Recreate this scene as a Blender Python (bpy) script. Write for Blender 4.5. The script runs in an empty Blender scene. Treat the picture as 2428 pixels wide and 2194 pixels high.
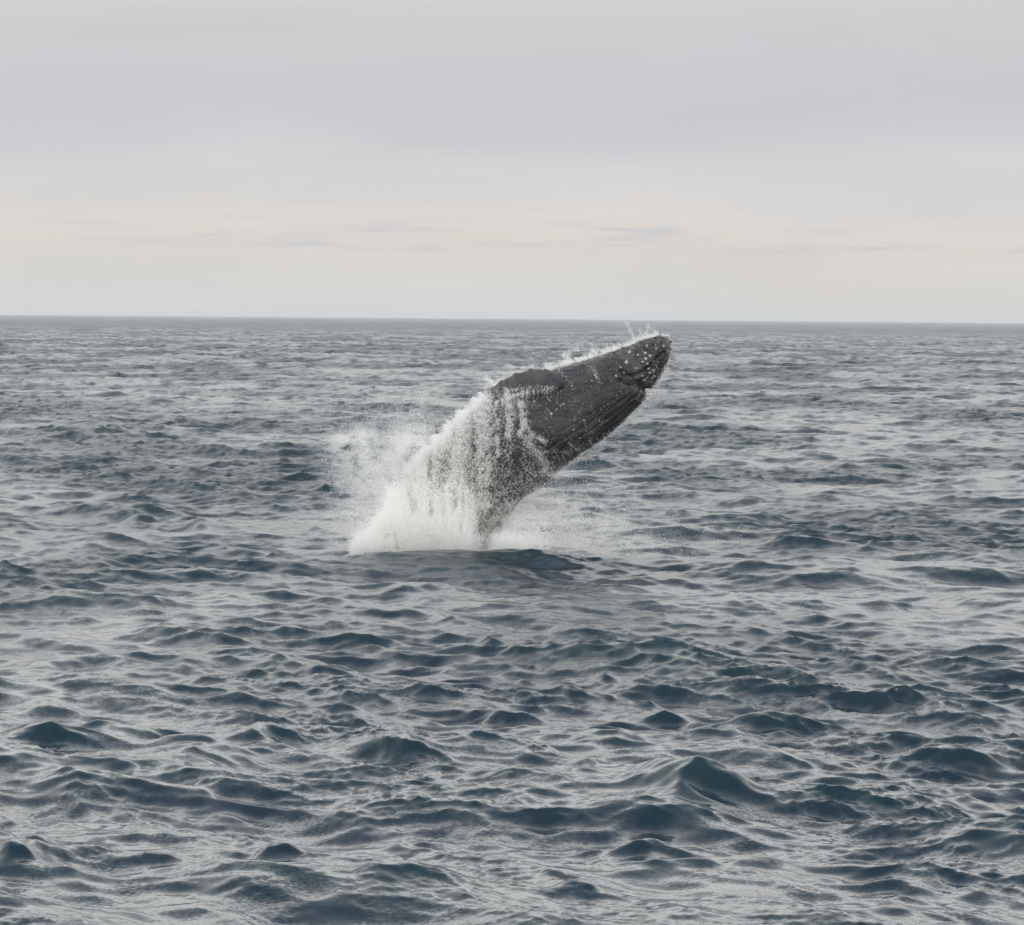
import bpy, math, random
import numpy as np
from mathutils import Matrix, Vector

rng = np.random.default_rng(7)
random.seed(7)
sc = bpy.context.scene
COL = sc.collection

# ------------------------------------------------------------------ camera
F, W, H = 7500.0, 2428.0, 2194.0            # focal length and frame in photo pixels
CAM_H = 7.0
PITCH, ROLL = math.atan(343.0 / F), math.radians(0.47)
cam = bpy.data.objects.new('camera', bpy.data.cameras.new('camera'))
COL.objects.link(cam)
RM = Matrix.Rotation(math.pi / 2 - PITCH, 4, 'X') @ Matrix.Rotation(ROLL, 4, 'Z')
cam.matrix_world = Matrix.Translation((0, 0, CAM_H)) @ RM
cam.data.sensor_width = 36.0
cam.data.lens = 36.0 * F / W
cam.data.clip_start, cam.data.clip_end = 0.5, 60000.0
sc.camera = cam

# ------------------------------------------------------------------ render, exposure
sc.render.engine = 'CYCLES'
sc.view_settings.view_transform = 'Standard'
sc.view_settings.look = 'None'
sc.view_settings.exposure = 0.0
sc.view_settings.gamma = 1.0
sc.view_settings.use_curve_mapping = False
cy = sc.cycles
cy.use_denoising = True
cy.max_bounces, cy.diffuse_bounces, cy.glossy_bounces = 12, 10, 3
cy.transmission_bounces, cy.volume_bounces, cy.transparent_max_bounces = 10, 1, 8

# ------------------------------------------------------------------ sun and sky
SUN_EL, SUN_AZ = math.radians(40), math.radians(-155)      # azimuth from +Y, negative is to the left
sd = bpy.data.lights.new('sun', 'SUN')
sd.energy, sd.angle, sd.color = 1.45, math.radians(16), (1.0, 0.95, 0.87)
sun = bpy.data.objects.new('sun', sd); COL.objects.link(sun)
sdir = Vector((math.sin(SUN_AZ) * math.cos(SUN_EL), math.cos(SUN_AZ) * math.cos(SUN_EL), math.sin(SUN_EL)))
sun.rotation_euler = sdir.to_track_quat('Z', 'Y').to_euler()

def srgb(r, g, b):
    f = lambda c: (c / 255 / 12.92) if c / 255 <= 0.04045 else ((c / 255 + 0.055) / 1.055) ** 2.4
    return (f(r), f(g), f(b), 1.0)

class NT:
    """small node-tree helper"""
    def __init__(s, tree):
        s.t = tree; s.t.nodes.clear()
    def n(s, kind, **kw):
        nd = s.t.nodes.new(kind)
        for k, v in kw.items():
            if k.startswith('i_'):
                key = k[2:]
                key = int(key) if key.isdigit() else key.replace('_', ' ')
                nd.inputs[key].default_value = v
            else:
                setattr(nd, k, v)
        return nd
    def l(s, a, b): s.t.links.new(a, b)
    def math(s, op, a, b=None, c=None, clamp=False):
        nd = s.t.nodes.new('ShaderNodeMath'); nd.operation = op; nd.use_clamp = clamp
        for i, v in enumerate((a, b, c)):
            if v is None: continue
            if isinstance(v, (int, float)): nd.inputs[i].default_value = v
            else: s.l(v, nd.inputs[i])
        return nd.outputs[0]
    def vmath(s, op, a, b=None, scale=None):
        nd = s.t.nodes.new('ShaderNodeVectorMath'); nd.operation = op
        for i, v in enumerate((a, b)):
            if v is None: continue
            if isinstance(v, (tuple, list)): nd.inputs[i].default_value = v
            else: s.l(v, nd.inputs[i])
        if scale is not None:
            if isinstance(scale, (int, float)): nd.inputs['Scale'].default_value = scale
            else: s.l(scale, nd.inputs['Scale'])
        return nd.outputs[0]
    def ramp(s, fac, stops, interp='LINEAR'):
        nd = s.t.nodes.new('ShaderNodeValToRGB'); cr = nd.color_ramp; cr.interpolation = interp
        while len(cr.elements) < len(stops): cr.elements.new(0.5)
        for e, (p, c) in zip(cr.elements, stops):
            e.position = p; e.color = c if len(c) == 4 else (*c, 1)
        s.l(fac, nd.inputs[0]); return nd.outputs[0]
    def mix(s, fac, a, b, blend='MIX'):
        nd = s.t.nodes.new('ShaderNodeMix'); nd.data_type = 'RGBA'; nd.blend_type = blend
        for sock, v in ((nd.inputs[0], fac), (nd.inputs[6], a), (nd.inputs[7], b)):
            if isinstance(v, (int, float)): sock.default_value = v
            elif isinstance(v, (tuple, list)): sock.default_value = v
            else: s.l(v, sock)
        return nd.outputs[2]

world = bpy.data.worlds.new('World'); sc.world = world; world.use_nodes = True
w = NT(world.node_tree)
SKY_S = 0.1
tc = w.n('ShaderNodeTexCoord')
sep = w.n('ShaderNodeSeparateXYZ'); w.l(tc.outputs['Generated'], sep.inputs[0])
sky = w.n('ShaderNodeTexSky'); sky.sky_type = 'NISHITA'; sky.sun_disc = False
sky.sun_elevation, sky.sun_rotation = SUN_EL, SUN_AZ
sky.air_density, sky.dust_density, sky.ozone_density = 1.2, 3.0, 1.0
# cloud layer: long flat banks, warmer and thinner just over the horizon
mp = w.n('ShaderNodeMapping'); mp.inputs['Scale'].default_value = (3.6, 3.6, 26.0)
w.l(tc.outputs['Generated'], mp.inputs[0])
nz = w.n('ShaderNodeTexNoise', i_Scale=1.6, i_Detail=5.0, i_Roughness=0.5, i_Distortion=0.4); w.l(mp.outputs[0], nz.inputs['Vector'])
mp2 = w.n('ShaderNodeMapping'); mp2.inputs['Scale'].default_value = (12, 12, 150.0); mp2.inputs['Location'].default_value = (3.1, 1.7, 0.4)
w.l(tc.outputs['Generated'], mp2.inputs[0])
nz2 = w.n('ShaderNodeTexNoise', i_Scale=2.0, i_Detail=6.0, i_Roughness=0.6); w.l(mp2.outputs[0], nz2.inputs['Vector'])
zd = w.math('ADD', sep.outputs[2], w.math('MULTIPLY', w.math('SUBTRACT', nz.outputs[0], 0.5), 0.030))
zz = w.math('POWER', w.math('MAXIMUM', zd, 0.0), 0.5)          # sqrt spreads the low bands over the ramp
S = lambda z: math.sqrt(max(z * (0.733 if z < .2 else 1), 0))
band = w.ramp(zz, [(0.0, srgb(205, 206, 204)), (S(.012), srgb(206, 206, 203)), (S(.028), srgb(212, 206, 201)),
                   (S(.040), srgb(214, 207, 203)), (S(.049), srgb(207, 206, 205)), (S(.066), srgb(205, 205, 205)),
                   (S(.079), srgb(197, 198, 202)), (S(.097), srgb(195, 195, 200)), (S(.118), srgb(199, 199, 201)),
                   (S(.14), srgb(202, 202, 202)), (S(.25), srgb(203, 202, 199)), (S(.5), srgb(199, 200, 200)), (1.0, srgb(168, 180, 199))])
# thin grey wisps inside the warm band
wis = w.math('MULTIPLY', w.ramp(nz2.outputs[0], [(0.0, (0, 0, 0)), (0.50, (0, 0, 0)), (0.64, (1, 1, 1))]),
             w.ramp(zz, [(0.0, (0, 0, 0)), (S(.022), (0, 0, 0)), (S(.032), (1, 1, 1)), (S(.045), (0.1, 0.1, 0.1)), (S(.1), (.15, .15, .15))]))
band = w.mix(w.math('MULTIPLY', wis, .8), band, srgb(190, 194, 199))
big = w.n('ShaderNodeTexNoise', i_Scale=2.4, i_Detail=4.0, i_Roughness=0.5)
mp3 = w.n('ShaderNodeMapping'); mp3.inputs['Scale'].default_value = (4.0, 4.0, 22.0); w.l(tc.outputs['Generated'], mp3.inputs[0]); w.l(mp3.outputs[0], big.inputs['Vector'])
gain = w.math('ADD', 1.03, w.math('MULTIPLY', big.outputs[0], 0.14))
# unseen sky belt above the view, brightened to lift sea reflections; dimmer overhead
lift = w.ramp(sep.outputs[2], [(0.0, (0, 0, 0)), (0.105, (0, 0, 0)), (0.17, (.75, .75, .75)), (0.27, (1, 1, 1)), (0.42, (.7, .7, .7)), (0.65, (.35, .35, .35)), (1.0, (.15, .15, .15))])
dot = w.n('ShaderNodeVectorMath', operation='DOT_PRODUCT'); w.l(tc.outputs['Generated'], dot.inputs[0]); dot.inputs[1].default_value = tuple(sdir)
glow = w.math('EXPONENT', w.math('MULTIPLY', w.math('SUBTRACT', dot.outputs['Value'], 1.0), 2.6))
glow = w.math('MULTIPLY', glow, w.ramp(sep.outputs[2], [(0.0, (0, 0, 0)), (0.11, (0, 0, 0)), (0.30, (1, 1, 1))], 'EASE'))
gain = w.math('MULTIPLY', gain, w.math('ADD', w.math('ADD', 1.0, w.math('MULTIPLY', lift, 1.95)), w.math('MULTIPLY', glow, 0.35)))
cloud = w.vmath('SCALE', band, scale=w.math('MULTIPLY', gain, 1.0 / SKY_S))
mixc = w.mix(0.97, sky.outputs[0], cloud)
bg = w.n('ShaderNodeBackground', i_Strength=SKY_S); w.l(mixc, bg.inputs[0])
wo = w.n('ShaderNodeOutputWorld'); w.l(bg.outputs[0], wo.inputs[0])

# ------------------------------------------------------------------ helpers
R3 = np.array(RM.to_3x3())
def ray(px, py):
    px = np.asarray(px, float); py = np.asarray(py, float)
    d = np.stack([(px - W / 2) / F, (H / 2 - py) / F, -np.ones_like(px)], -1)
    return d @ R3.T
def on_plane(px, py, Y):
    d = ray(px, py); t = Y / d[..., 1]
    return d[..., 0] * t, CAM_H + d[..., 2] * t
def on_water(px, py):
    d = ray(px, py); t = -CAM_H / d[..., 2]
    return d[..., 0] * t, d[..., 1] * t
R3I = np.linalg.inv(R3)
def to_px(P):
    q = (P - np.array([0, 0, CAM_H])) @ R3I.T
    return W / 2 - F * q[:, 0] / q[:, 2], H / 2 + F * q[:, 1] / q[:, 2]

def smooth(a, b, x):
    t = np.clip((x - a) / (b - a), 0, 1); return t * t * (3 - 2 * t)

class Noise:
    """tiled 3D value noise, smooth, in numpy"""
    def __init__(s, seed, n=64):
        s.n = n; s.g = np.random.default_rng(seed).random((n, n, n)).astype(np.float32)
    def one(s, p):
        i = np.floor(p).astype(int); f = p - i; f = f * f * (3 - 2 * f); n = s.n
        x0, y0, z0 = i[:, 0] % n, i[:, 1] % n, i[:, 2] % n; x1, y1, z1 = (x0 + 1) % n, (y0 + 1) % n, (z0 + 1) % n
        g = s.g; fx, fy, fz = f[:, 0], f[:, 1], f[:, 2]
        a = g[x0, y0, z0] * (1 - fx) + g[x1, y0, z0] * fx; b = g[x0, y1, z0] * (1 - fx) + g[x1, y1, z0] * fx
        c = g[x0, y0, z1] * (1 - fx) + g[x1, y0, z1] * fx; d = g[x0, y1, z1] * (1 - fx) + g[x1, y1, z1] * fx
        return (a * (1 - fy) + b * fy) * (1 - fz) + (c * (1 - fy) + d * fy) * fz
    def __call__(s, p, octaves=4, rough=0.5):
        v = 0; a = 1; t = 0; p = np.array(p, float)
        for _ in range(octaves):
            v = v + a * s.one(p); t += a; a *= rough; p = p * 2.03 + 11.7
        return v / t
NZ = Noise(3); NZ2 = Noise(5)

def tag(o, label=None, cat=None, group=None, kind=None):
    for k, v in (('label', label), ('category', cat), ('group', group), ('kind', kind)):
        if v: o[k] = v
    return o

def grid_mesh(name, V, nu, nv, closed_v=False):
    """V: (nu*nv,3) row-major u,v"""
    me = bpy.data.meshes.new(name)
    u = np.arange(nu - 1)[:, None]; v = np.arange(nv if closed_v else nv - 1)[None, :]; v1 = (v + 1) % nv
    q = np.stack([u * nv + v, (u + 1) * nv + v, (u + 1) * nv + v1, u * nv + v1], -1).reshape(-1, 4).astype(np.int32)
    me.vertices.add(len(V)); me.vertices.foreach_set('co', V.astype(np.float32).ravel())
    me.loops.add(q.size); me.loops.foreach_set('vertex_index', q.ravel())
    me.polygons.add(len(q)); me.polygons.foreach_set('loop_start', np.arange(0, q.size, 4, dtype=np.int32))
    me.polygons.foreach_set('loop_total', np.full(len(q), 4, np.int32))
    me.polygons.foreach_set('use_smooth', np.ones(len(q), bool))
    me.update(calc_edges=True); return me

def link(name, me, mat, parent=None):
    o = bpy.data.objects.new(name, me); COL.objects.link(o)
    if mat and not me.materials: me.materials.append(mat)
    if parent: o.parent = parent
    return o

# ------------------------------------------------------------------ materials
def mat(name):
    m = bpy.data.materials.new(name); m.use_nodes = True
    t = NT(m.node_tree); out = t.n('ShaderNodeOutputMaterial'); return m, t, out

def water_mat():
    m, t, out = mat('sea_water')
    geo = t.n('ShaderNodeNewGeometry')
    at = t.n('ShaderNodeAttribute', attribute_name='fine'); at.attribute_type = 'GEOMETRY'
    def slopes(scale, rot, loc, detail=2.0):
        mpn = t.n('ShaderNodeMapping'); mpn.inputs['Rotation'].default_value = (0, 0, rot)
        mpn.inputs['Scale'].default_value = scale; mpn.inputs['Location'].default_value = loc
        t.l(geo.outputs['Position'], mpn.inputs[0])
        n = t.n('ShaderNodeTexNoise', i_Scale=1.0, i_Detail=detail, i_Roughness=0.55); n.noise_dimensions = '3D'
        t.l(mpn.outputs[0], n.inputs['Vector'])
        return t.vmath('SUBTRACT', n.outputs['Color'], (0.5, 0.5, 0.5))
    a = slopes((0.35, 0.55, 0.3), 0.5, (0, 0, 0), 5.0)
    b = slopes((2.6, 3.6, 2.0), 0.4, (4, 9, 2), 4.0)
    ab = t.vmath('ADD', a, b)
    big = t.vmath('SCALE', ab, scale=t.math('MULTIPLY', at.outputs['Fac'], 8.0))
    c = slopes((16.0, 26.0, 9.0), 0.45, (1, 5, 2), 2.0)
    rn = t.n('ShaderNodeTexNoise', i_Scale=0.8, i_Detail=4.0, i_Roughness=0.6); t.l(geo.outputs['Position'], rn.inputs['Vector'])
    ripn = t.ramp(rn.outputs[0], [(0.0, (.25, .25, .25)), (0.42, (.3, .3, .3)), (0.62, (1, 1, 1))])
    small = t.vmath('SCALE', c, scale=t.math('MULTIPLY', ripn, 0.55))
    pert = t.vmath('MULTIPLY', t.vmath('ADD', big, small), (0.75, 1.0, 0.0))
    nn = t.vmath('NORMALIZE', t.vmath('ADD', geo.outputs['Normal'], pert))
    p = t.n('ShaderNodeBsdfPrincipled', i_Roughness=0.12, i_IOR=1.333)
    sepz = t.n('ShaderNodeSeparateXYZ'); t.l(geo.outputs['Position'], sepz.inputs[0])
    hz = t.math('MULTIPLY_ADD', sepz.outputs[2], 1.4, 0.35, clamp=True)
    colr = t.mix(hz, (0.0015, 0.012, 0.023, 1), (0.004, 0.022, 0.029, 1))
    t.l(colr, p.inputs['Base Color']); t.l(nn, p.inputs['Normal'])
    # waves too fine for the mesh become microfacet slope
    al = t.math('SQRT', t.math('MULTIPLY_ADD', t.math('MULTIPLY', at.outputs['Fac'], at.outputs['Fac']), 1.45, 0.0002))
    t.l(t.math('SQRT', al), p.inputs['Roughness'])
    t.l(p.outputs[0], out.inputs[0]); return m
M_WATER = water_mat()

def whale_mat():
    m, t, out = mat('whale_skin')
    geo = t.n('ShaderNodeNewGeometry'); tcx = t.n('ShaderNodeTexCoord')
    P = tcx.outputs['Object']
    n1 = t.n('ShaderNodeTexNoise', i_Scale=1.3, i_Detail=7.0, i_Roughness=0.62, i_Distortion=0.6); t.l(P, n1.inputs['Vector'])
    n2 = t.n('ShaderNodeTexNoise', i_Scale=9.0, i_Detail=6.0, i_Roughness=0.65, i_Distortion=1.2); t.l(P, n2.inputs['Vector'])
    mpn = t.n('ShaderNodeMapping'); mpn.inputs['Rotation'].default_value = (0, 0.6, 0); mpn.inputs['Scale'].default_value = (3, 14, 40)
    t.l(P, mpn.inputs[0])
    sc1 = t.n('ShaderNodeTexNoise', i_Scale=1.0, i_Detail=3.0, i_Roughness=0.6, i_Distortion=0.8); t.l(mpn.outputs[0], sc1.inputs['Vector'])
    base = t.ramp(n1.outputs[0], [(0.38, (0.010, 0.010, 0.011)), (0.5, (0.018, 0.0175, 0.0175)), (0.64, (0.060, 0.056, 0.053))])
    base = t.mix(t.ramp(n2.outputs[0], [(0.0, (0, 0, 0)), (0.6, (0, 0, 0)), (0.72, (.45, .45, .45))]), base, (0.11, 0.105, 0.10, 1))
    base = t.mix(t.ramp(sc1.outputs[0], [(0.0, (0, 0, 0)), (0.68, (0, 0, 0)), (0.74, (.35, .35, .35))]), base, (0.26, 0.25, 0.24, 1))
    bmp = t.n('ShaderNodeBump', i_Strength=0.8, i_Distance=0.06)
    hh = t.math('ADD', n2.outputs[0], t.math('MULTIPLY', sc1.outputs[0], 0.5)); t.l(hh, bmp.inputs['Height'])
    p = t.n('ShaderNodeBsdfPrincipled', i_Roughness=0.33, i_IOR=1.4); p.inputs['Coat Weight'].default_value = 0.35; p.inputs['Coat Roughness'].default_value = 0.08; t.l(bmp.outputs[0], p.inputs['Coat Normal'])
    t.l(base, p.inputs['Base Color']); t.l(bmp.outputs[0], p.inputs['Normal'])
    t.l(t.math('MULTIPLY_ADD', n1.outputs[0], 0.7, 0.0), p.inputs['Roughness'])
    t.l(p.outputs[0], out.inputs[0]); return m
M_SKIN = whale_mat()

def simple_mat(name, col, rough, noise=0.0, scale=20.0, translucent=0.0):
    m, t, out = mat(name)
    p = t.n('ShaderNodeBsdfPrincipled', i_Roughness=rough)
    tcx = t.n('ShaderNodeTexCoord')
    n = t.n('ShaderNodeTexNoise', i_Scale=scale, i_Detail=4.0); t.l(tcx.outputs['Object'], n.inputs['Vector'])
    dark = tuple(c * (1 - noise) for c in col)
    t.l(t.ramp(n.outputs[0], [(0.3, dark), (0.7, col)]), p.inputs['Base Color'])
    if translucent:
        tr = t.n('ShaderNodeBsdfTranslucent'); tr.inputs[0].default_value = (*col, 1)
        mx = t.n('ShaderNodeMixShader', i_Fac=translucent); t.l(p.outputs[0], mx.inputs[1]); t.l(tr.outputs[0], mx.inputs[2])
        t.l(mx.outputs[0], out.inputs[0])
    else: t.l(p.outputs[0], out.inputs[0])
    return m
M_FOAM = simple_mat('white_water', (0.97, 0.965, 0.945), 0.5, 0.02, 3.0, 0.35)
M_BARN = simple_mat('barnacle_shell', (0.46, 0.45, 0.42), 0.7, 0.4, 30.0)
M_EYE = simple_mat('eye_wet', (0.012, 0.010, 0.010), 0.08, 0.3, 30.0)

# ------------------------------------------------------------------ the sea
WHALE_Y = 95.5
def cascade(L, N, kmin, kmax, rot, seed, A=0.0195, kp=0.72, spread=2.0):
    g = np.random.default_rng(seed)
    dk = 2 * math.pi / L
    k1 = np.fft.fftfreq(N, 1.0 / N) * dk
    KX, KY = np.meshgrid(k1, k1, indexing='ij'); K = np.hypot(KX, KY); K[0, 0] = 1
    wd = math.radians(57) + rot                # mean travel axis, seen in the tile's frame
    c = np.abs((KX * math.cos(wd) + KY * math.sin(wd)) / K)
    D = (c ** (2 * spread) + 0.10); D /= (D[N // 3, :].mean() * 0 + 1)
    th = np.linspace(0, 2 * math.pi, 720, endpoint=False)
    D /= ((np.abs(np.cos(th)) ** (2 * spread) + 0.10).mean() * 2 * math.pi)
    P = A * K ** -4.0 * (K / 1.7) ** 0.14 * np.exp(-(kp / K) ** 2) * D
    P *= 1 / (1 + (kmin / K) ** 12) * (1 / (1 + (K / kmax) ** 12)); P[0, 0] = 0
    Hk = np.fft.fft2(g.standard_normal((N, N))) / N * np.sqrt(P) * dk
    h = np.real(np.fft.ifft2(Hk)) * N * N
    dx = np.real(np.fft.ifft2(-1j * KX / K * Hk)) * N * N
    dy = np.real(np.fft.ifft2(-1j * KY / K * Hk)) * N * N
    return dict(L=L, N=N, rot=rot, F=np.stack([dx, dy, h], -1).astype(np.float32))

def sample(cs, X, Y):
    c, s = math.cos(cs['rot']), math.sin(cs['rot']); N = cs['N']
    u = (c * X - s * Y) / cs['L'] * N; v = (s * X + c * Y) / cs['L'] * N
    iu = np.floor(u).astype(np.int64); iv = np.floor(v).astype(np.int64)
    fu = (u - iu)[:, None].astype(np.float32); fv = (v - iv)[:, None].astype(np.float32)
    Fd = cs['F']; a, b = iu % N, iv % N; a1, b1 = (a + 1) % N, (b + 1) % N
    o = (Fd[a, b] * (1 - fu) + Fd[a1, b] * fu) * (1 - fv) + (Fd[a, b1] * (1 - fu) + Fd[a1, b1] * fu) * fv
    return c * o[:, 0] + s * o[:, 1], -s * o[:, 0] + c * o[:, 1], o[:, 2]

TWO = 2 * math.pi
CA = cascade(163.0, 2048, 0.05, TWO / 1.3, 0.0, 11)
CB = cascade(37.0, 2048, TWO / 1.3, TWO / 0.33, 0.35, 12)
CC = cascade(9.1, 1024, TWO / 0.33, TWO / 0.09, -0.3, 13, spread=1.0)

# crests that stand out in the photograph: x, y of the crest line, width, height, slant (photo pixels)
CRESTS = [(1650, 1832, 230, 95, -.02), (90, 1712, 330, 60, .22), (930, 1762, 330, 50, .12), (1400, 1815, 170, 36, .1),
          (1190, 1835, 150, 30, -.1), (2250, 1762, 240, 60, .05), (2080, 1568, 240, 36, .08), (1560, 1660, 200, 46, -.08),
          (1850, 1690, 280, 44, .05), (800, 1580, 160, 26, -.05), (480, 1740, 190, 46, .18), (320, 1215, 110, 34, .1),
          (480, 1240, 190, 24, .14), (270, 1010, 230, 28, -.08), (100, 1550, 110, 34, .1), (660, 1990, 110, 50, 0),
          (980, 2070, 330, 44, .02), (600, 2090, 200, 34, .0), (40, 2010, 110, 60, .1), (120, 1960, 120, 34, -.3),
          (1980, 1355, 170, 18, .02), (2080, 1280, 130, 20, .05), (980, 1395, 210, 20, -.06), (1000, 1950, 150, 36, -.12),
          (2350, 1850, 150, 36, .1), (2120, 2060, 200, 36, .05), (1300, 1520, 170, 18, .05), (2330, 1610, 160, 30, .12),
          (760, 1430, 90, 16, 0), (500, 1500, 200, 20, .06), (1560, 2000, 220, 30, .06), (1400, 2090, 150, 30, .05),
          (1840, 1110, 120, 14, .05), (500, 1140, 140, 14, .08), (1240, 1905, 90, 30, 0), (2400, 1290, 80, 18, .1)]

def hand_waves(X, Y):
    h = np.zeros_like(X); lean = np.zeros_like(X)
    q = np.stack([X * .9, Y * .9, X * 0 + .5], 1); X0, Y0 = X, Y
    X = X + .9 * (NZ(q, 3) - .5); Y = Y + .9 * (NZ2(q, 3) - .5)
    for (px, py, wd, ht, sl) in CRESTS:
        cx, cyy = on_water(px, py + ht * 0.75)
        sca = math.hypot(cx, cyy) / F                      # metres per photo pixel there
        A = ht * sca * (0.9 if ht > 90 else 0.85 if wd > 200 else 0.66); hw = wd * sca * 0.5
        if hw < 0.1: continue
        x2, y2 = on_water(px + 50, py + ht * 0.75 + 50 * sl)
        ang = math.atan2(y2 - cyy, x2 - cx)
        dx, dy = X - cx, Y - cyy
        m = (np.abs(dx) < hw * 3.5) & (np.abs(dy) < hw * 3.5 + A * 8)
        if not m.any(): continue
        a = dx[m] * math.cos(ang) + dy[m] * math.sin(ang); b = -dx[m] * math.sin(ang) + dy[m] * math.cos(ang)
        b = b - 0.25 * a * a / (hw + 0.2)                  # crest bows
        wb = A * 1.25 + 0.08 + 0.05 * hw
        prof = np.where(b < 0, np.exp(-np.abs(b / wb) ** 1.5), np.exp(-np.abs(b / (2.8 * wb)) ** 1.15))
        g = np.exp(-np.abs(a / (hw * 0.9)) ** 2.8) * prof
        h[m] += A * g; lean[m] += -A * 0.35 * g ** 2
    # low swell just in front of the whale, it hides the foot of the splash
    x = X + 0.2; b = (Y - 90.4 + 0.06 * x + 0.25 * np.sin(x * 0.9) + 1.6 * (NZ(np.stack([X * .8, Y * .8, X * 0 + 9], 1), 3) - .5))
    g = np.exp(-(x / 6.5) ** 4) * np.where(b < 0, np.exp(-(b / 3.4) ** 2), np.exp(-(b / 1.6) ** 2))
    h += 0.06 * (1 - .45 * smooth(.5, 4, x)) * g * (1 + 0.18 * np.sin(x * 2.1 + 1) + .12 * np.sin(x * 4.7))
    return h, lean

def sea_disp(X, Y, sp):
    R = np.hypot(X, Y)
    ax, ay, ah = sample(CA, X, Y)
    bx, by, bh = sample(CB, X, Y)
    cx, cyy, ch = sample(CC, X, Y)
    fa = 1 - smooth(2.5, 12.0, sp); fb = 1 - smooth(0.4, 1.8, sp); fc = 1 - smooth(0.05, 0.2, sp)
    pn = NZ(np.stack([X * 0.09, Y * 0.05, X * 0 + .3], 1), 3)
    gust = 0.50 + 0.85 * smooth(0.34, 0.66, pn)
    rip = .25 + 1.05 * smooth(.42, .68, NZ2(np.stack([X * 0.55 + .3 * Y, Y * 0.22, X * 0 + .7], 1), 4, .6))
    near = np.exp(-((X / 9) ** 4 + ((Y - 87) / 5) ** 2)); gust = gust + .25 * near; rip = rip + .4 * near
    hw, lean = hand_waves(X, Y)
    calm = 1 - 0.15 * np.exp(-((X / 9) ** 2 + ((Y - 91) / 3.5) ** 2))
    lam = 1.08
    rough = 1 + .8 * smooth(130, 800, R)
    dz = (fa * ah) * calm * rough + gust * (rough * fb * bh * 1.1 + fc * ch * rip * 1.1) + hw
    dx = -(lam * fa * ax + gust * (lam * fb * bx + .8 * rip * fc * cx))
    dy = -(lam * fa * ay + gust * (lam * fb * by + .8 * rip * fc * cyy)) + lean
    # slope variance lost to the mesh spacing, handed to the shader
    A = 0.0115 * 0.5
    miss = A * ((1 - fa) * 2.2 + gust ** 2 * ((1 - fb) * 1.37 * 1.2 + (1 - fc) * 1.3 * 1.3))
    return dx, dy, dz, np.sqrt(miss)

def build_sea():
    rad = [1.0]
    while rad[-1] < 30: rad.append(rad[-1] + 1.0)
    r = 31.0
    while r < 12000:
        rad.append(r)
        dr = 0.05 * (r / 36) ** 1.25 if r < 130 else 0.249 * (r / 130) ** 1.3 if r < 1500 else 6.0 * (r / 1500) ** 2
        r += dr
    rad = np.array(rad + [r, 16000.0, 21000.0, 28500.0]); drr = np.gradient(rad)
    half = math.radians(12.0); n = 690
    az = np.linspace(-half, half, n)
    side = half + (math.pi - half) * (np.linspace(0, 1, 26)[1:] ** 2.2)
    az = np.concatenate([-side[::-1], az, side]); daz = np.gradient(az)
    RR, AA = np.meshgrid(rad, az, indexing='ij')
    X, Y = (RR * np.sin(AA)).ravel(), (RR * np.cos(AA)).ravel()
    sp = np.maximum(drr[:, None] + 0 * AA, RR * daz[None, :]).ravel()
    dx, dy, dz, fine = sea_disp(X, Y, sp)
    V = np.stack([X + dx, Y + dy, dz], 1)
    me = grid_mesh('sea', V, len(rad), len(az))
    at = me.attributes.new('fine', 'FLOAT', 'POINT'); at.data.foreach_set('value', fine.astype(np.float32))
    print('SEA', len(rad), len(az), len(rad) * len(az) * 2, 'tris')
    o = link('sea', me, M_WATER)
    tag(o, 'grey blue choppy sea with dark teal wave faces reaching to the horizon', 'sea', kind='structure')
    return o
build_sea()

# ------------------------------------------------------------------ the whale
ST = np.array([  # back contour, belly contour (photo pixels), half width / half depth
    (1588, 806, 1591, 826, .9), (1582, 797, 1588, 842, 1.0), (1561, 795, 1580, 866, 1.0), (1529, 803, 1568, 890, .95), (1488, 819, 1552, 913, .92),
    (1448, 833, 1536, 934, .9), (1411, 846, 1522, 958, .88), (1368, 860, 1496, 983, .86), (1325, 872, 1462, 1015, .86),
    (1271, 892, 1429, 1042, .86), (1215, 908, 1400, 1063, .87), (1162, 938, 1357, 1093, .88), (1122, 972, 1325, 1116, .88),
    (1086, 1002, 1291, 1148, .87), (1052, 1037, 1252, 1174, .86), (1020, 1072, 1226, 1200, .85), (992, 1112, 1203, 1234, .84),
    (968, 1160, 1184, 1268, .83), (953, 1220, 1170, 1308, .82), (948, 1300, 1150, 1360, .8), (955, 1400, 1115, 1430, .75),
    (975, 1520, 1080, 1530, .6), (1000, 1640, 1050, 1645, .5)], float)

def catmull(P, n):
    t = np.linspace(0, len(P) - 1, n); i = np.minimum(t.astype(int), len(P) - 2); f = (t - i)[:, None]
    Pe = np.vstack([2 * P[0] - P[1], P, 2 * P[-1] - P[-2]])
    a, b, c, d = Pe[i], Pe[i + 1], Pe[i + 2], Pe[i + 3]
    return 0.5 * ((2 * b) + (c - a) * f + (2 * a - 5 * b + 4 * c - d) * f ** 2 + (3 * b - a - 3 * c + d) * f ** 3)

bx_, bz_ = on_plane(ST[:, 0], ST[:, 1], WHALE_Y); vx_, vz_ = on_plane(ST[:, 2], ST[:, 3], WHALE_Y)
Wst = np.stack([bx_, bz_, vx_, vz_, ST[:, 4]], 1)
NS, NTH = 460, 400
STN = catmull(Wst, NS)
M2PX = F / WHALE_Y

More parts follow.
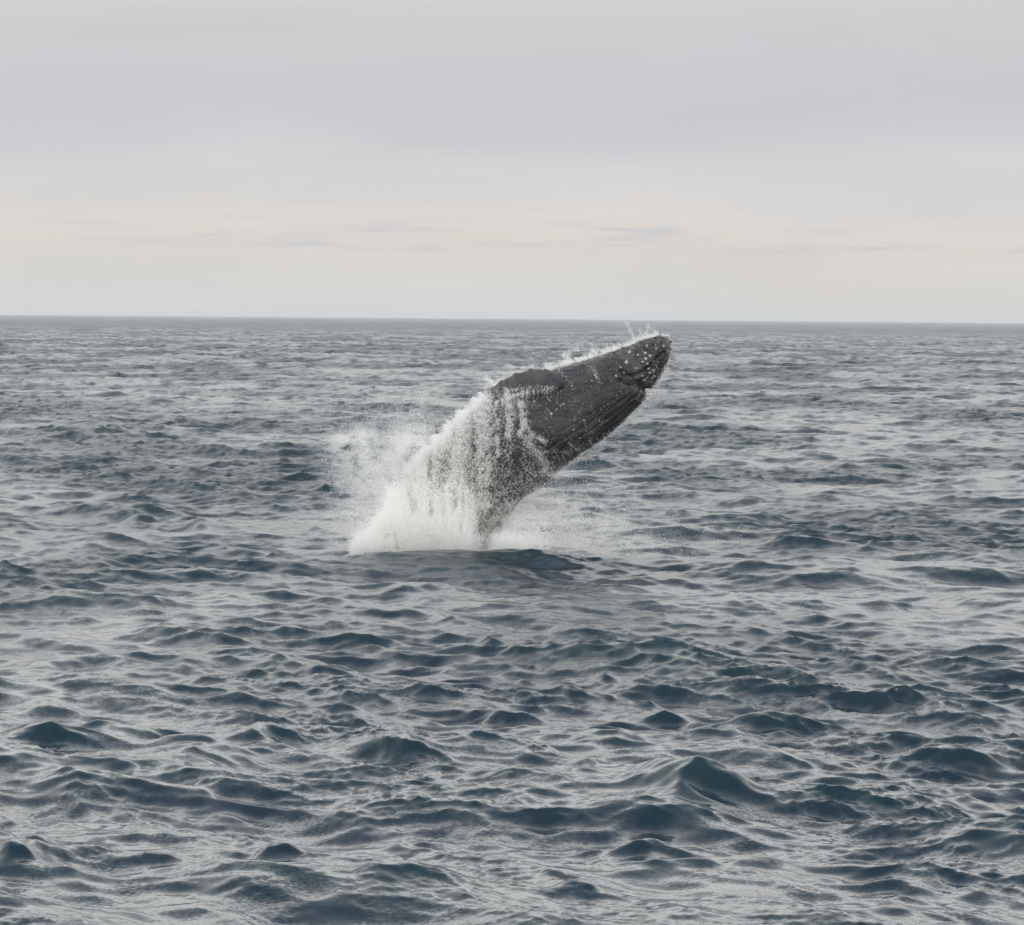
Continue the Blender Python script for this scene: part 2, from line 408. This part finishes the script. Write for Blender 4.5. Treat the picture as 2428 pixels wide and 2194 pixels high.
def seg_dist(px, py, pts):
    d = np.full(px.shape, 1e9)
    for (x0, y0), (x1, y1) in zip(pts[:-1], pts[1:]):
        vx, vy = x1 - x0, y1 - y0; L = vx * vx + vy * vy
        t = np.clip(((px - x0) * vx + (py - y0) * vy) / L, 0, 1)
        d = np.minimum(d, np.hypot(px - x0 - t * vx, py - y0 - t * vy))
    return d
MOUTH = [(1600, 822), (1582, 829), (1562, 842), (1545, 860), (1525, 878), (1500, 889), (1482, 888), (1468, 879)]

def body_pts(u, th, detail=True):
    """u in 0..1 along the body from the snout, th angle from the back (0) round the camera side (pi/2) to the belly (pi)"""
    t = u * (NS - 1); i = np.clip(t.astype(int), 0, NS - 2); f = (t - i)[:, None]
    q = STN[i] * (1 - f) + STN[i + 1] * f
    cx, cz = (q[:, 0] + q[:, 2]) / 2, (q[:, 1] + q[:, 3]) / 2
    ax, az = (q[:, 0] - q[:, 2]) / 2, (q[:, 1] - q[:, 3]) / 2
    hh = np.hypot(ax, az); wdt = hh * q[:, 4]
    ct, st_ = np.cos(th), np.sin(th)
    sw = np.sign(st_) * np.abs(st_) ** 0.92
    k = 1.0
    flat = smooth(.28, .0, u)                              # flat-topped rostrum
    ctt = np.sign(ct) * np.abs(ct) ** (1.0)
    P = np.stack([cx + ax * ctt * k, WHALE_Y + 0 * cx - wdt * sw * (1 + .10 * flat * (ct > 0) * ct), cz + az * ctt * k], 1)
    N = np.stack([ax / hh * ct, -st_, az / hh * ct], 1)
    if detail:
        px, py = to_px(np.stack([P[:, 0], np.full(len(P), WHALE_Y), P[:, 2]], 1))
        d = np.zeros(len(P))
        # throat pleats
        arc = np.abs(th) * hh
        reg = smooth(1.75, 2.1, np.abs(th)) * smooth(.13, .2, u) * (1 - smooth(.62, .74, u))
        d += -0.022 * reg * (np.abs(np.sin(np.abs(th) * 17 + .4 * NZ(np.stack([u * 9, th, th * 0], 1), 2))) ** 6)
        # mouth line and the fold behind the jaw
        dm = seg_dist(px, py, MOUTH)
        side = smooth(.15, .45, np.abs(st_))
        d += -0.07 * np.exp(-(dm / 2.6) ** 2) * side
        d += 0.03 * np.exp(-((dm - 9) / 7) ** 2) * side * smooth(.0, .05, u)
        dn = seg_dist(px, py, [(1512, 908), (1522, 920), (1536, 930), (1550, 934)])
        d += -0.17 * np.exp(-(dn / 7.0) ** 2) * smooth(1.2, 2.4, np.abs(th))
        # ridge of muscle and folds on the flank
        df = seg_dist(px, py, [(1440, 868), (1452, 882), (1462, 902), (1480, 912), (1500, 915)])
        d += -0.035 * np.exp(-(df / 4.0) ** 2) * side
        df = seg_dist(px, py, [(1330, 880), (1380, 866), (1440, 848), (1490, 852)])
        d += 0.03 * np.exp(-(df / 5.0) ** 2) * side
        d += 0.12 * (NZ(P * 0.9 + 40, 3) - .5) + 0.09 * (NZ(P * 2.8, 3) - .5) + 0.022 * (NZ2(P * 11, 2) - .5)
        amp = np.clip(hh / 0.6, 0.15, 1)
        P = P + N * (d * amp)[:, None]
    return P, N

def build_whale():
    u = np.linspace(0, 1, NS) ** 1.0; th = np.linspace(-math.pi, math.pi, NTH, endpoint=False)
    U, T = np.meshgrid(u, th, indexing='ij')
    P, _ = body_pts(U.ravel(), T.ravel())
    c0 = P[:NTH].mean(0); P[:NTH] = c0 + (P[:NTH] - c0) * 0.05   # close the snout
    c1 = P[-NTH:].mean(0); P[-NTH:] = c1 + (P[-NTH:] - c1) * 0.02
    base = np.array([on_plane(1060, 1300, WHALE_Y)[0], WHALE_Y, 0.0])
    me = grid_mesh('whale', P - base, NS, NTH, closed_v=True)
    root = link('humpback_whale', me, M_SKIN)
    root.location = base
    tag(root, 'dark grey humpback whale leaping head first out of the sea, water streaming off it', 'whale')
    return root, base
whale, WB = build_whale()

def frame_at(px, py, front=True):
    """point and normal of the camera-side skin under a photo pixel (coarse search)"""
    uu, tt = np.meshgrid(np.linspace(0, .9, 600), np.linspace(0.01, math.pi - .01, 240), indexing='ij')
    if not hasattr(frame_at, 'c'):
        P, N = body_pts(uu.ravel(), tt.ravel()); frame_at.c = (P, N, *to_px(P))
    P, N, X, Y = frame_at.c
    k = np.argmin((X - px) ** 2 + (Y - py) ** 2); return P[k], N[k]

# knobs and barnacles on the snout and lower jaw, each a part of the whale
def knob_mesh(name, seed, craggy):
    g = np.random.default_rng(seed); nu, nv = 7, 12; V = []
    for i in range(nu):
        a = i / (nu - 1) * math.pi * 0.55
        for j in range(nv):
            b = j / nv * TWO; rr = 1 + craggy * (g.random() - .5)
            z = math.cos(a) * 0.7 * rr
            if craggy > .2 and i < 2: z -= .25
            V.append((math.sin(a) * math.cos(b) * rr, math.sin(a) * math.sin(b) * rr, z))
    return grid_mesh(name, np.array(V), nu, nv, closed_v=True)
KM = [knob_mesh('tubercle', 1, .08), knob_mesh('tubercle', 2, .12)]
BM = [knob_mesh('barnacle', 3, .45), knob_mesh('barnacle', 4, .5), knob_mesh('barnacle', 5, .4)]
for m_ in KM: m_.materials.append(M_SKIN)
for m_ in BM: m_.materials.append(M_BARN)

def put(name, me, px, py, size, stretch=1.0):
    P, N = frame_at(px, py)
    o = bpy.data.objects.new(name, me); COL.objects.link(o); o.parent = whale
    o.location = Vector(P - WB) - Vector(N) * size * 0.1
    q = Vector(N).to_track_quat('Z', 'Y'); o.rotation_mode = 'QUATERNION'
    from mathutils import Quaternion
    o.rotation_quaternion = q @ Quaternion((0, 0, 1), random.random() * 6.28)
    o.scale = (size * stretch, size, size * 0.8)
    return o
BARN = [(1534, 820, 3.2), (1492, 835, 4.6), (1485, 859, 5.2), (1513, 842, 3), (1530, 838, 4.2), (1531, 851, 4.6), (1542, 844, 3.8),
        (1524, 858, 3.4), (1535, 863, 3.4), (1549, 879, 4), (1538, 875, 3), (1540, 885, 3.6), (1551, 893, 4), (1523, 891, 3),
        (1527, 901, 4.4), (1534, 896, 3), (1556, 827, 2.6), (1573, 821, 3), (1480, 884, 3), (1461, 892, 3.8), (1546, 898, 3),
        (1519, 929, 2.6), (1516, 940, 2.6), (1512, 950, 2.4), (1520, 958, 2.8), (1410, 890, 3.2), (1414, 896, 2.4), (1404, 903, 2.4),
        (1307, 983, 3.8), (1336, 958, 3), (1330, 962, 2.4), (1320, 970, 2.2), (1360, 1020, 2.6), (1385, 1030, 2.4), (1420, 998, 2.2),
        (1551, 858, 2.4), (1545, 906, 2.6), (1508, 873, 2.6), (1471, 871, 2.6), (1502, 826, 2.4)]
for i, (x, y, s) in enumerate(BARN):
    put('barnacle', BM[i % 3], x, y, s / M2PX * 0.8, 1.15)
TUB = [(1582, 799, 5), (1589, 811, 4), (1590, 829, 4), (1570, 797, 4), (1552, 800, 4), (1520, 810, 4), (1500, 818, 4.5), (1476, 826, 4.5),
       (1567, 812, 4), (1549, 817, 4), (1530, 828, 4), (1508, 833, 4), (1578, 840, 4), (1573, 853, 4), (1566, 868, 4), (1560, 882, 4.5),
       (1550, 868, 4), (1576, 832, 3.5), (1545, 892, 4), (1455, 838, 4), (1583, 822, 3)]
for i, (x, y, s) in enumerate(TUB):
    put('tubercle', KM[i % 2], x, y, s / M2PX, 1.0)

# eye behind the corner of the mouth
def build_eye():
    P, N = frame_at(1470, 897)
    nu, nv = 9, 16; V = []
    for i in range(nu):
        a = i / (nu - 1) * math.pi
        for j in range(nv):
            b = j / nv * TWO; V.append((math.sin(a) * math.cos(b), math.sin(a) * math.sin(b), math.cos(a)))
    e = link('eye', grid_mesh('eye', np.array(V) * 0.045, nu, nv, True), M_EYE, whale)
    e.location = Vector(P - WB); e.scale = (1.3, 1, 1)
build_eye()

# pectoral fin swept back along the flank, knobbly edge, lifted off the skin below
def build_fin():
    root = np.array([1350, 902.]); tip = np.array([1149, 944.]); n, k = 90, 40
    V = []
    ax = (tip - root) / np.linalg.norm(tip - root); up = np.array([ax[1], -ax[0]]); up = up if up[1] < 0 else -up
    for i in range(n):
        s = i / (n - 1)
        c = root + (tip - root) * s + up * (14 * math.sin(s * math.pi) + 0)
        wdt = (29 * (1 - s) ** .35 * (0.75 + .45 * math.sin(s * 2.6)) + 1) * (1.0 + .5 * math.exp(-((s - .95) / .05) ** 2)) * (.25 + .75 * min(1, s / .30) ** .7)
        for j in range(k):
            a = j / k * TWO; ca, sa = math.cos(a), math.sin(a)
            knob = 1 + (.16 * max(0, math.sin(s * 34)) if ca > 0 else .05 * math.sin(s * 20))
            q = c + up * (ca * wdt * knob)
            X, Z = on_plane(q[0], q[1], WHALE_Y)
            V.append((float(X), 0.0, float(Z), ca, sa, wdt / M2PX, s, c[0], c[1]))
    V = np.array(V)
    out = []
    for i in range(n):
        cx_, cy_ = V[i * k, 7], V[i * k, 8]
        P, N = frame_at(cx_, cy_)
        for j in range(k):
            r_ = V[i * k + j]
            y = P[1] - 0.15 + .26 * (1 - smooth(0, .22, r_[6])) - .12 * math.sin(r_[6] * 3.1) + (-1) * r_[4] * 0.095 * (1 - .4 * r_[6]) + (r_[3]) * r_[5] * 0.75
            out.append((r_[0], y, r_[2]))
    out = np.array(out)
    # move to the right depth without changing where it sits across the view
    sclY = out[:, 1] / WHALE_Y
    out[:, 0] *= sclY; out[:, 2] = CAM_H + (out[:, 2] - CAM_H) * sclY
    for e in (0, n - 1):
        c0 = out[e * k:(e + 1) * k].mean(0); out[e * k:(e + 1) * k] = c0 + (out[e * k:(e + 1) * k] - c0) * .1
    out += (NZ(out * 7, 2)[:, None] - .5) * 0.03
    f = link('pectoral_fin', grid_mesh('pectoral_fin', out - WB, n, k, True), M_SKIN, whale)
    f['label'] = 'long pectoral fin swept back along the flank'
build_fin()

# ------------------------------------------------------------------ white water: droplet clouds
GN = None
def points_modifier(o, material):
    global GN
    if GN is None:
        GN = bpy.data.node_groups.new('droplets', 'GeometryNodeTree')
        GN.interface.new_socket('Geometry', in_out='INPUT', socket_type='NodeSocketGeometry')
        GN.interface.new_socket('Geometry', in_out='OUTPUT', socket_type='NodeSocketGeometry')
        gi = GN.nodes.new('NodeGroupInput'); go = GN.nodes.new('NodeGroupOutput')
        mtp = GN.nodes.new('GeometryNodeMeshToPoints'); na = GN.nodes.new('GeometryNodeInputNamedAttribute')
        na.data_type = 'FLOAT'; na.inputs['Name'].default_value = 'size'
        sm = GN.nodes.new('GeometryNodeSetMaterial'); sm.inputs['Material'].default_value = material
        GN.links.new(gi.outputs[0], mtp.inputs['Mesh']); GN.links.new(na.outputs['Attribute'], mtp.inputs['Radius'])
        GN.links.new(mtp.outputs[0], sm.inputs['Geometry']); GN.links.new(sm.outputs[0], go.inputs[0])
    md = o.modifiers.new('droplets', 'NODES'); md.node_group = GN

def cloud(name, P, R, label, cat):
    me = bpy.data.meshes.new(name); me.vertices.add(len(P)); me.vertices.foreach_set('co', P.astype(np.float32).ravel())
    a = me.attributes.new('size', 'FLOAT', 'POINT'); a.data.foreach_set('value', R.astype(np.float32)); me.update()
    o = link(name, me, M_FOAM); points_modifier(o, M_FOAM)
    tag(o, label, cat, kind='stuff'); print(name, len(P)); return o

def fuzz(n, s): return rng.standard_normal((n, 3)) * s
def clumps(C, S, k, spread, direction, length, r0, r1):
    """turn each seed in C into a ragged strand of k droplets"""
    n = len(C); t = (rng.random((n, k)) - .5)
    P = C[:, None, :] + t[..., None] * length * S[:, None, None] * np.array(direction)[None, None, :] + rng.standard_normal((n, k, 3)) * spread * S[:, None, None]
    R = (r0 + (r1 - r0) * rng.random((n, k)) ** 2.5) * np.sqrt(S)[:, None]
    return P.reshape(-1, 3), R.ravel()

BACK = np.array([(ST[i, 0], ST[i, 1]) for i in range(len(ST))])
BELLY = np.array([(ST[i, 2], ST[i, 3]) for i in range(len(ST))])
px1 = 1.0 / M2PX                                            # metres per photo pixel at the whale

# 1 water films and streams clinging to the body
def veil():
    n = 1500000
    u = rng.random(n) * .92; th = rng.random(n) * (math.pi + .3) - .15
    P, N = body_pts(u, th, detail=False)
    X, Y = to_px(P)
    # progress from head (0) to foot (1) of the body
    prog = (1560 - X) / 600.0
    streak = NZ(np.stack([X / 12.0 + (Y / 260.0), Y / 130.0, X * 0 + 2.2], 1), 4, .6)       # tall thin streams
    fine = NZ2(np.stack([(X + Y * .6) / 4.0, (Y - X * .35) / 9.0, X * 0], 1), 3, .6)        # ragged speckle
    heavy = smooth(1255, 1010, X + (Y - 1000) * .10) + .75 * smooth(1150, 1290, Y) * smooth(1300, 1180, X)
    gap = smooth(1120, 1160, X) * smooth(1225, 1190, X) * smooth(1120, 1180, Y)             # dark flank at the foot
    heavy = heavy * (1 - .80 * gap)
    sp = .012 + .34 * smooth(.35, .8, prog) * smooth(930, 1060, Y + .3 * (1300 - X)) + .25 * gap
    dens = heavy * (.14 + .9 * smooth(.42, .60, streak + .05 * heavy)) * (.72 + .4 * smooth(.3, .6, fine)) + sp * 0.5 * smooth(.46, .62, fine) * 1.3
    # named streams under the fin
    for pts, wd, a in (([(1212, 935), (1214, 990), (1208, 1035)], 6, 1.6), ([(1240, 960), (1245, 1000), (1236, 1028)], 7, 1.6),
                       ([(1245, 1000), (1262, 1030), (1290, 1046)], 5, .8), ([(1150, 960), (1158, 1010), (1148, 1120), (1140, 1200)], 13, 1.3),
                       ([(1216, 933), (1262, 925), (1310, 925)], 2.5, .9), ([(1185, 1000), (1180, 1080)], 5, .8), ([(1110, 990), (1098, 1060), (1092, 1130)], 8, 1.1), ([(1068, 1030), (1050, 1090), (1040, 1150)], 7, 1.2),
                       ([(1330, 885), (1350, 905), (1362, 925)], 5, .10), ([(1408, 872), (1416, 890), (1420, 905)], 4, .12),
                       ([(1150, 935), (1160, 955), (1175, 972)], 4, 1.0), ([(1250, 1040), (1280, 1090), (1300, 1120)], 10, .4)):
        dd = seg_dist(X, Y, pts); wob = 1 + .8 * (fine - .5)
        dens += a * np.exp(-(dd / wd / wob) ** 2) * smooth(.25, .55, fine)
    # white drops laid along the back stand in for light on its edge
    edge = np.exp(-(seg_dist(X, Y, [tuple(p) for p in BACK[1:12]]) / 3.0) ** 2) * smooth(1570, 1450, X)
    dens += .30 * edge * smooth(.4, .6, fine)
    keep = rng.random(n) < np.clip(dens, 0, 1) * .62
    P, N, dens = P[keep], N[keep], dens[keep]
    off = .02 + rng.exponential(.05, len(P)) + .22 * rng.random(len(P)) * np.clip(dens, 0, 1)
    P = P + N * off[:, None] + fuzz(len(P), .012)
    R = .003 + .006 * rng.random(len(P)) ** 3
    # ragged bright splashes of a few centimetres
    m = 2700; uu = rng.random(m * 6) * .8 + .08; tt = rng.random(m * 6) * math.pi
    Q, NN = body_pts(uu, tt, detail=False); X, Y = to_px(Q)
    wgt = smooth(1520, 1230, X) * smooth(900, 1100, Y + .35 * (1300 - X)) * .9 + .005
    wgt *= smooth(.40, .62, NZ2(np.stack([X / 26, Y / 26, X * 0 + 8], 1), 2))
    kk = rng.random(len(Q)) < wgt; Q, NN = Q[kk], NN[kk]
    Q = Q + NN * (.05 + .25 * rng.random(len(Q)))[:, None]
    P2, R2 = clumps(Q, .4 + rng.random(len(Q)) ** 2 * 1.0, 9, .010, (.55, 0, -.75), .16, .0025, .008)
    # water spilling over the lower edge of the fin
    L3 = []
    for q in range(90):
        f = q / 89; ex = 1172 + f * 150; ey = float(np.interp(ex, [1172, 1216, 1262, 1322], [960, 943, 931, 924]))
        B, _ = frame_at(ex, ey); k = int(55 * (1.12 - f) * (.1 + 2.2 * random.random() ** 2.2 + (1.2 if random.random() < .12 else 0)))
        fall = rng.exponential(.10 + .16 * (random.random() ** 2) * (1 - .6 * f), k)
        L3.append(np.stack([B[0] + rng.standard_normal(k) * .02 - .05 * fall, B[1] - .26 - .05 * rng.random(k), B[2] + .03 - fall + rng.standard_normal(k) * .03 + .07], 1))
    P3 = np.vstack(L3); R3_ = .003 + .006 * rng.random(len(P3)) ** 3
    return cloud('water_veil', np.vstack([P, P2, P3]), np.concatenate([R, R2, R3_]),
                 'white streams and beads of water pouring down the whale flank', 'running water')
veil()

# 2 the main splash round the foot of the body
def left_edge(y):   # photo x of the outer edge of the splash on the left
    return np.interp(y, [940, 996, 1040, 1071, 1115, 1160, 1210, 1260, 1290, 1320],
                     [1165, 1092, 1035, 988, 950, 922, 900, 865, 838, 828])
def splash():
    n = 1700000
    X = 820 + rng.random(n) * 560; Y = 930 + rng.random(n) * 400
    le = left_edge(Y)
    n1 = NZ(np.stack([X / 34, Y / 60, X * 0 + 4], 1), 5, .6); n2 = NZ2(np.stack([X / 9 + Y / 150, Y / 60, X * 0 + 1], 1), 4, .65)
    ins = smooth(-26, 30, X - le + 46 * (n1 - .5))
    low = smooth(1010, 1250, Y + 60 * (n1 - .5))
    right = 1 - smooth(1085, 1150, X + 60 * (n1 - .5)) * (1 - smooth(1250, 1292, Y + 36 * (n1 - .5)))
    tail = 1 - smooth(1160, 1320, X + 70 * (n1 - .5))
    core = ins * low * right * tail
    rim = np.exp(-((X - le - 14) / 13.0) ** 2) * smooth(965, 1060, Y)            # bright sheet peeling off the back
    dens = core * (.10 + .25 * low + .75 * smooth(.40, .58, n2 * .65 + n1 * .35 + .10 * low)) + .55 * rim * smooth(.32, .6, n2)
    foot = smooth(1268, 1296, Y + 30 * (n1 - .5)) * smooth(838, 880, X) * (1 - smooth(1170, 1330, X)) * .7
    dens = np.clip(dens + foot, 0, 1)
    dens *= 1 - .8 * np.exp(-(seg_dist(X, Y, [(1170, 1180), (1158, 1240), (1152, 1296)]) / (26 * (.6 + .8 * n2))) ** 2)
    for pts, wd in (([(1090, 1000), (1056, 1060), (1040, 1150)], 13), ([(978, 1092), (966, 1150), (985, 1205)], 15), ([(1012, 1085), (1016, 1130)], 6),
                    ([(1112, 1000), (1100, 1090), (1112, 1130)], 11), ([(1135, 985), (1132, 1050)], 8), ([(936, 1266), (944, 1300)], 5), ([(1075, 1160), (1082, 1200)], 6)):
        dens *= 1 - .9 * np.exp(-(seg_dist(X, Y, pts) / (wd * (.5 + n2))) ** 2)
    keep = rng.random(n) < dens * (.12 + .50 * smooth(1080, 1270, Y) + .25 * rim); X, Y, dens = X[keep], Y[keep], dens[keep]; n = len(X)
    # depth: wrapped round the body, wider at the foot
    wide = .5 + 1.5 * smooth(1000, 1300, Y)
    dep = WHALE_Y - 1.2 - wide * rng.random(n) + fuzz(n, 1)[:, 0] * .15 + 1.7 * smooth(50, -10, X - left_edge(Y)) * rng.random(n)
    wx, wz = on_plane(X, Y, 1.0); wz = wz - CAM_H
    P = np.stack([wx * dep, dep, CAM_H + wz * dep], 1) + fuzz(n, .02)
    P = P[P[:, 2] > -.4]
    R = .0035 + .007 * rng.random(len(P)) ** 3
    # thick ropes and gobs
    m = 4200; X = 830 + rng.random(m) * 480; Y = 990 + rng.random(m) * 320
    ok = (X > left_edge(Y) - 14) & (rng.random(m) < .2 + .8 * smooth(1050, 1280, Y)) & ~((X > 1118) & (X < 1190)) & ~((X > 1130) & (Y < 1240)) & ~((Y < 1150) & (rng.random(m) < .7)); X, Y = X[ok], Y[ok]
    dep = WHALE_Y - 1.3 - (.5 + 1.5 * smooth(1000, 1300, Y)) * rng.random(len(X))
    wx, wz = on_plane(X, Y, 1.0); C = np.stack([wx * dep, dep, CAM_H + (wz - CAM_H) * dep], 1)
    P2, R2 = clumps(C, .5 + rng.random(len(C)) ** 2 * 1.8, 26, .022, (-.12, 0, -1.0), .40, .003, .010)
    return cloud('splash', np.vstack([P, P2]), np.concatenate([R, R2]),
                 'white foaming splash thrown up round the foot of the leaping whale', 'splash')
splash()

# 3 mist on both sides, thrown drops
def blob(n, cx, cy, sx, sy, rot=0.0, patch=0.45, sc_=30.0, seed=0.0):
    a, b = rng.standard_normal(n) * sx, rng.standard_normal(n) * sy
    X = cx + a * math.cos(rot) - b * math.sin(rot); Y = cy + a * math.sin(rot) + b * math.cos(rot)
    v = NZ(np.stack([X / sc_, Y / sc_, X * 0 + seed], 1), 4, .6)
    k = (rng.random(n) < smooth(patch - .12, patch + .16, v)) & (Y < 1312 + 10 * rng.random(n))
    return X[k], Y[k]
def to_world(X, Y, d0, dr):
    dep = d0 + dr * (rng.random(len(X)) - .5); wx, wz = on_plane(X, Y, 1.0)
    return np.stack([wx * dep, dep, CAM_H + (wz - CAM_H) * dep], 1)
def mist():
    L = []
    for (n, cx, cy, sx, sy, rot, patch, s_, seed) in (
            (70000, 860, 1090, 46, 60, .5, .46, 34, 1), (26000, 830, 1050, 34, 26, .3, .5, 26, 2), (90000, 930, 1130, 40, 80, .35, .42, 30, 3),
            (60000, 870, 1230, 40, 50, .5, .46, 24, 4), (110000, 1260, 1255, 90, 42, -.1, .44, 30, 5), (50000, 1380, 1250, 90, 45, 0, .5, 26, 6),
            (26000, 1300, 1180, 80, 46, -.5, .5, 34, 7), (40000, 985, 1050, 30, 50, .8, .45, 30, 8)):
        X, Y = blob(int(n * 1.9), cx, cy, sx, sy, rot, patch - .03, s_, seed)
        L.append(to_world(X, Y, WHALE_Y - .3, 2.6))
    P = np.vstack(L); P = P[P[:, 2] > -.1]
    R = .0016 + .0028 * rng.random(len(P)) ** 3
    return cloud('mist', P, R, 'pale mist of fine spray drifting beside the splash', 'mist')
mist()

def thrown():
    L, RR = [], []
    # spray lifting off the back
    n = 130000; k = rng.random(n) * 10.5 + .6; i = k.astype(int); f = (k - i)[:, None]
    Q = BACK[i] * (1 - f) + BACK[i + 1] * f
    hgt = rng.exponential(1, n); amp = np.interp(Q[:, 0], [1120, 1200, 1300, 1380, 1430, 1500, 1530, 1560], [7, 9, 18, 15, 7, 3, 4, 1.5])
    X = Q[:, 0] - hgt * amp * .35; Y = Q[:, 1] - hgt * amp + 2
    v = NZ(np.stack([X / 22, Y / 14, X * 0 + 3], 1), 4, .6); kk = rng.random(n) < smooth(.36, .62, v) * np.interp(Q[:, 0], [1100, 1380, 1440, 1600], [1, 1, .35, .18])
    L.append(to_world(X[kk], Y[kk], WHALE_Y, 1.0)); RR.append(.002 + .0042 * rng.random(kk.sum()) ** 3)
    # two little jets over the snout
    for (x0, y0, x1, y1, m) in ((1503, 802, 1484, 762, 240), (1530, 800, 1538, 768, 160), (1528, 800, 1510, 776, 100), (1175, 915, 1150, 895, 500), (1560, 796, 1548, 778, 160)):
        t = rng.random(m) ** .8; X = x0 + (x1 - x0) * t + rng.standard_normal(m) * (1.2 + 3.5 * t); Y = y0 + (y1 - y0) * t + rng.standard_normal(m) * (1.2 + 3.5 * t)
        L.append(to_world(X, Y, WHALE_Y, .6)); RR.append(.003 + .007 * rng.random(m) ** 3)
    # separate drops, flung right and falling back to the water
    n = 5200; X = 1210 + rng.exponential(130, n); Y = 1300 - rng.exponential(75, n)
    kk = (X < 1760) & (Y > 900) & (Y > 1110 - .0 * X) ; X, Y = X[kk], Y[kk]
    L.append(to_world(X, Y, WHALE_Y - .5, 4)); RR.append(.004 + .011 * rng.random(len(X)) ** 4)
    n = 2600; X = 1010 - rng.exponential(90, n); Y = 1240 - rng.exponential(110, n); kk = (X > 760) & (Y > 930); X, Y = X[kk], Y[kk]
    L.append(to_world(X, Y, WHALE_Y - .5, 4)); RR.append(.004 + .014 * rng.random(len(X)) ** 4)
    # drops under the chin and along the belly
    n = 5000; k = rng.random(n) * 14 + 2; i = k.astype(int); f = (k - i)[:, None]; Q = BELLY[i] * (1 - f) + BELLY[i + 1] * f
    X = Q[:, 0] + rng.exponential(7, n) - 4; Y = Q[:, 1] + rng.exponential(7, n) - 2
    L.append(to_world(X, Y, WHALE_Y - .3, 1.2)); RR.append(.003 + .008 * rng.random(n) ** 3)
    # glittering row of drops landing to the right
    n = 900; X = 1340 + rng.random(n) * 360; Y = 1312 + rng.standard_normal(n) * 13 + .02 * (X - 1380)
    v = NZ(np.stack([X / 16, Y / 8, X * 0 + 3], 1), 3, .6); kk = rng.random(n) < smooth(.45, .7, v)
    P = to_world(X[kk], Y[kk], 90.4, 1.5); P = P[P[:, 2] > .12]; L.append(P); RR.append(.003 + .008 * rng.random(len(P)) ** 3)
    return cloud('spray_drops', np.vstack(L), np.concatenate(RR), 'loose drops of spray flying off the whale back and over the water', 'spray')
thrown()

# ------------------------------------------------------------------ sea air
def build_haze():
    m = bpy.data.materials.new('sea_air'); m.use_nodes = True; t = NT(m.node_tree); out = t.n('ShaderNodeOutputMaterial')
    v = t.n('ShaderNodeVolumePrincipled', i_Density=8.0e-5); v.inputs['Color'].default_value = (0.93, 0.95, 0.97, 1)
    v.inputs['Anisotropy'].default_value = 0.2
    t.l(v.outputs[0], out.inputs['Volume'])
    x, y0, y1, z0, z1 = 29000, -29000, 29000, -4.0, 14.0
    V = [(sx, sy, sz) for sx in (-x, x) for sy in (y0, y1) for sz in (z0, z1)]
    me = bpy.data.meshes.new('haze')
    me.from_pydata(V, [], [(0, 1, 3, 2), (4, 6, 7, 5), (0, 4, 5, 1), (2, 3, 7, 6), (0, 2, 6, 4), (1, 5, 7, 3)]); me.update()
    o = link('haze', me, m); tag(o, 'thin pale sea haze lying over the water to the horizon', 'haze', kind='stuff')
build_haze()
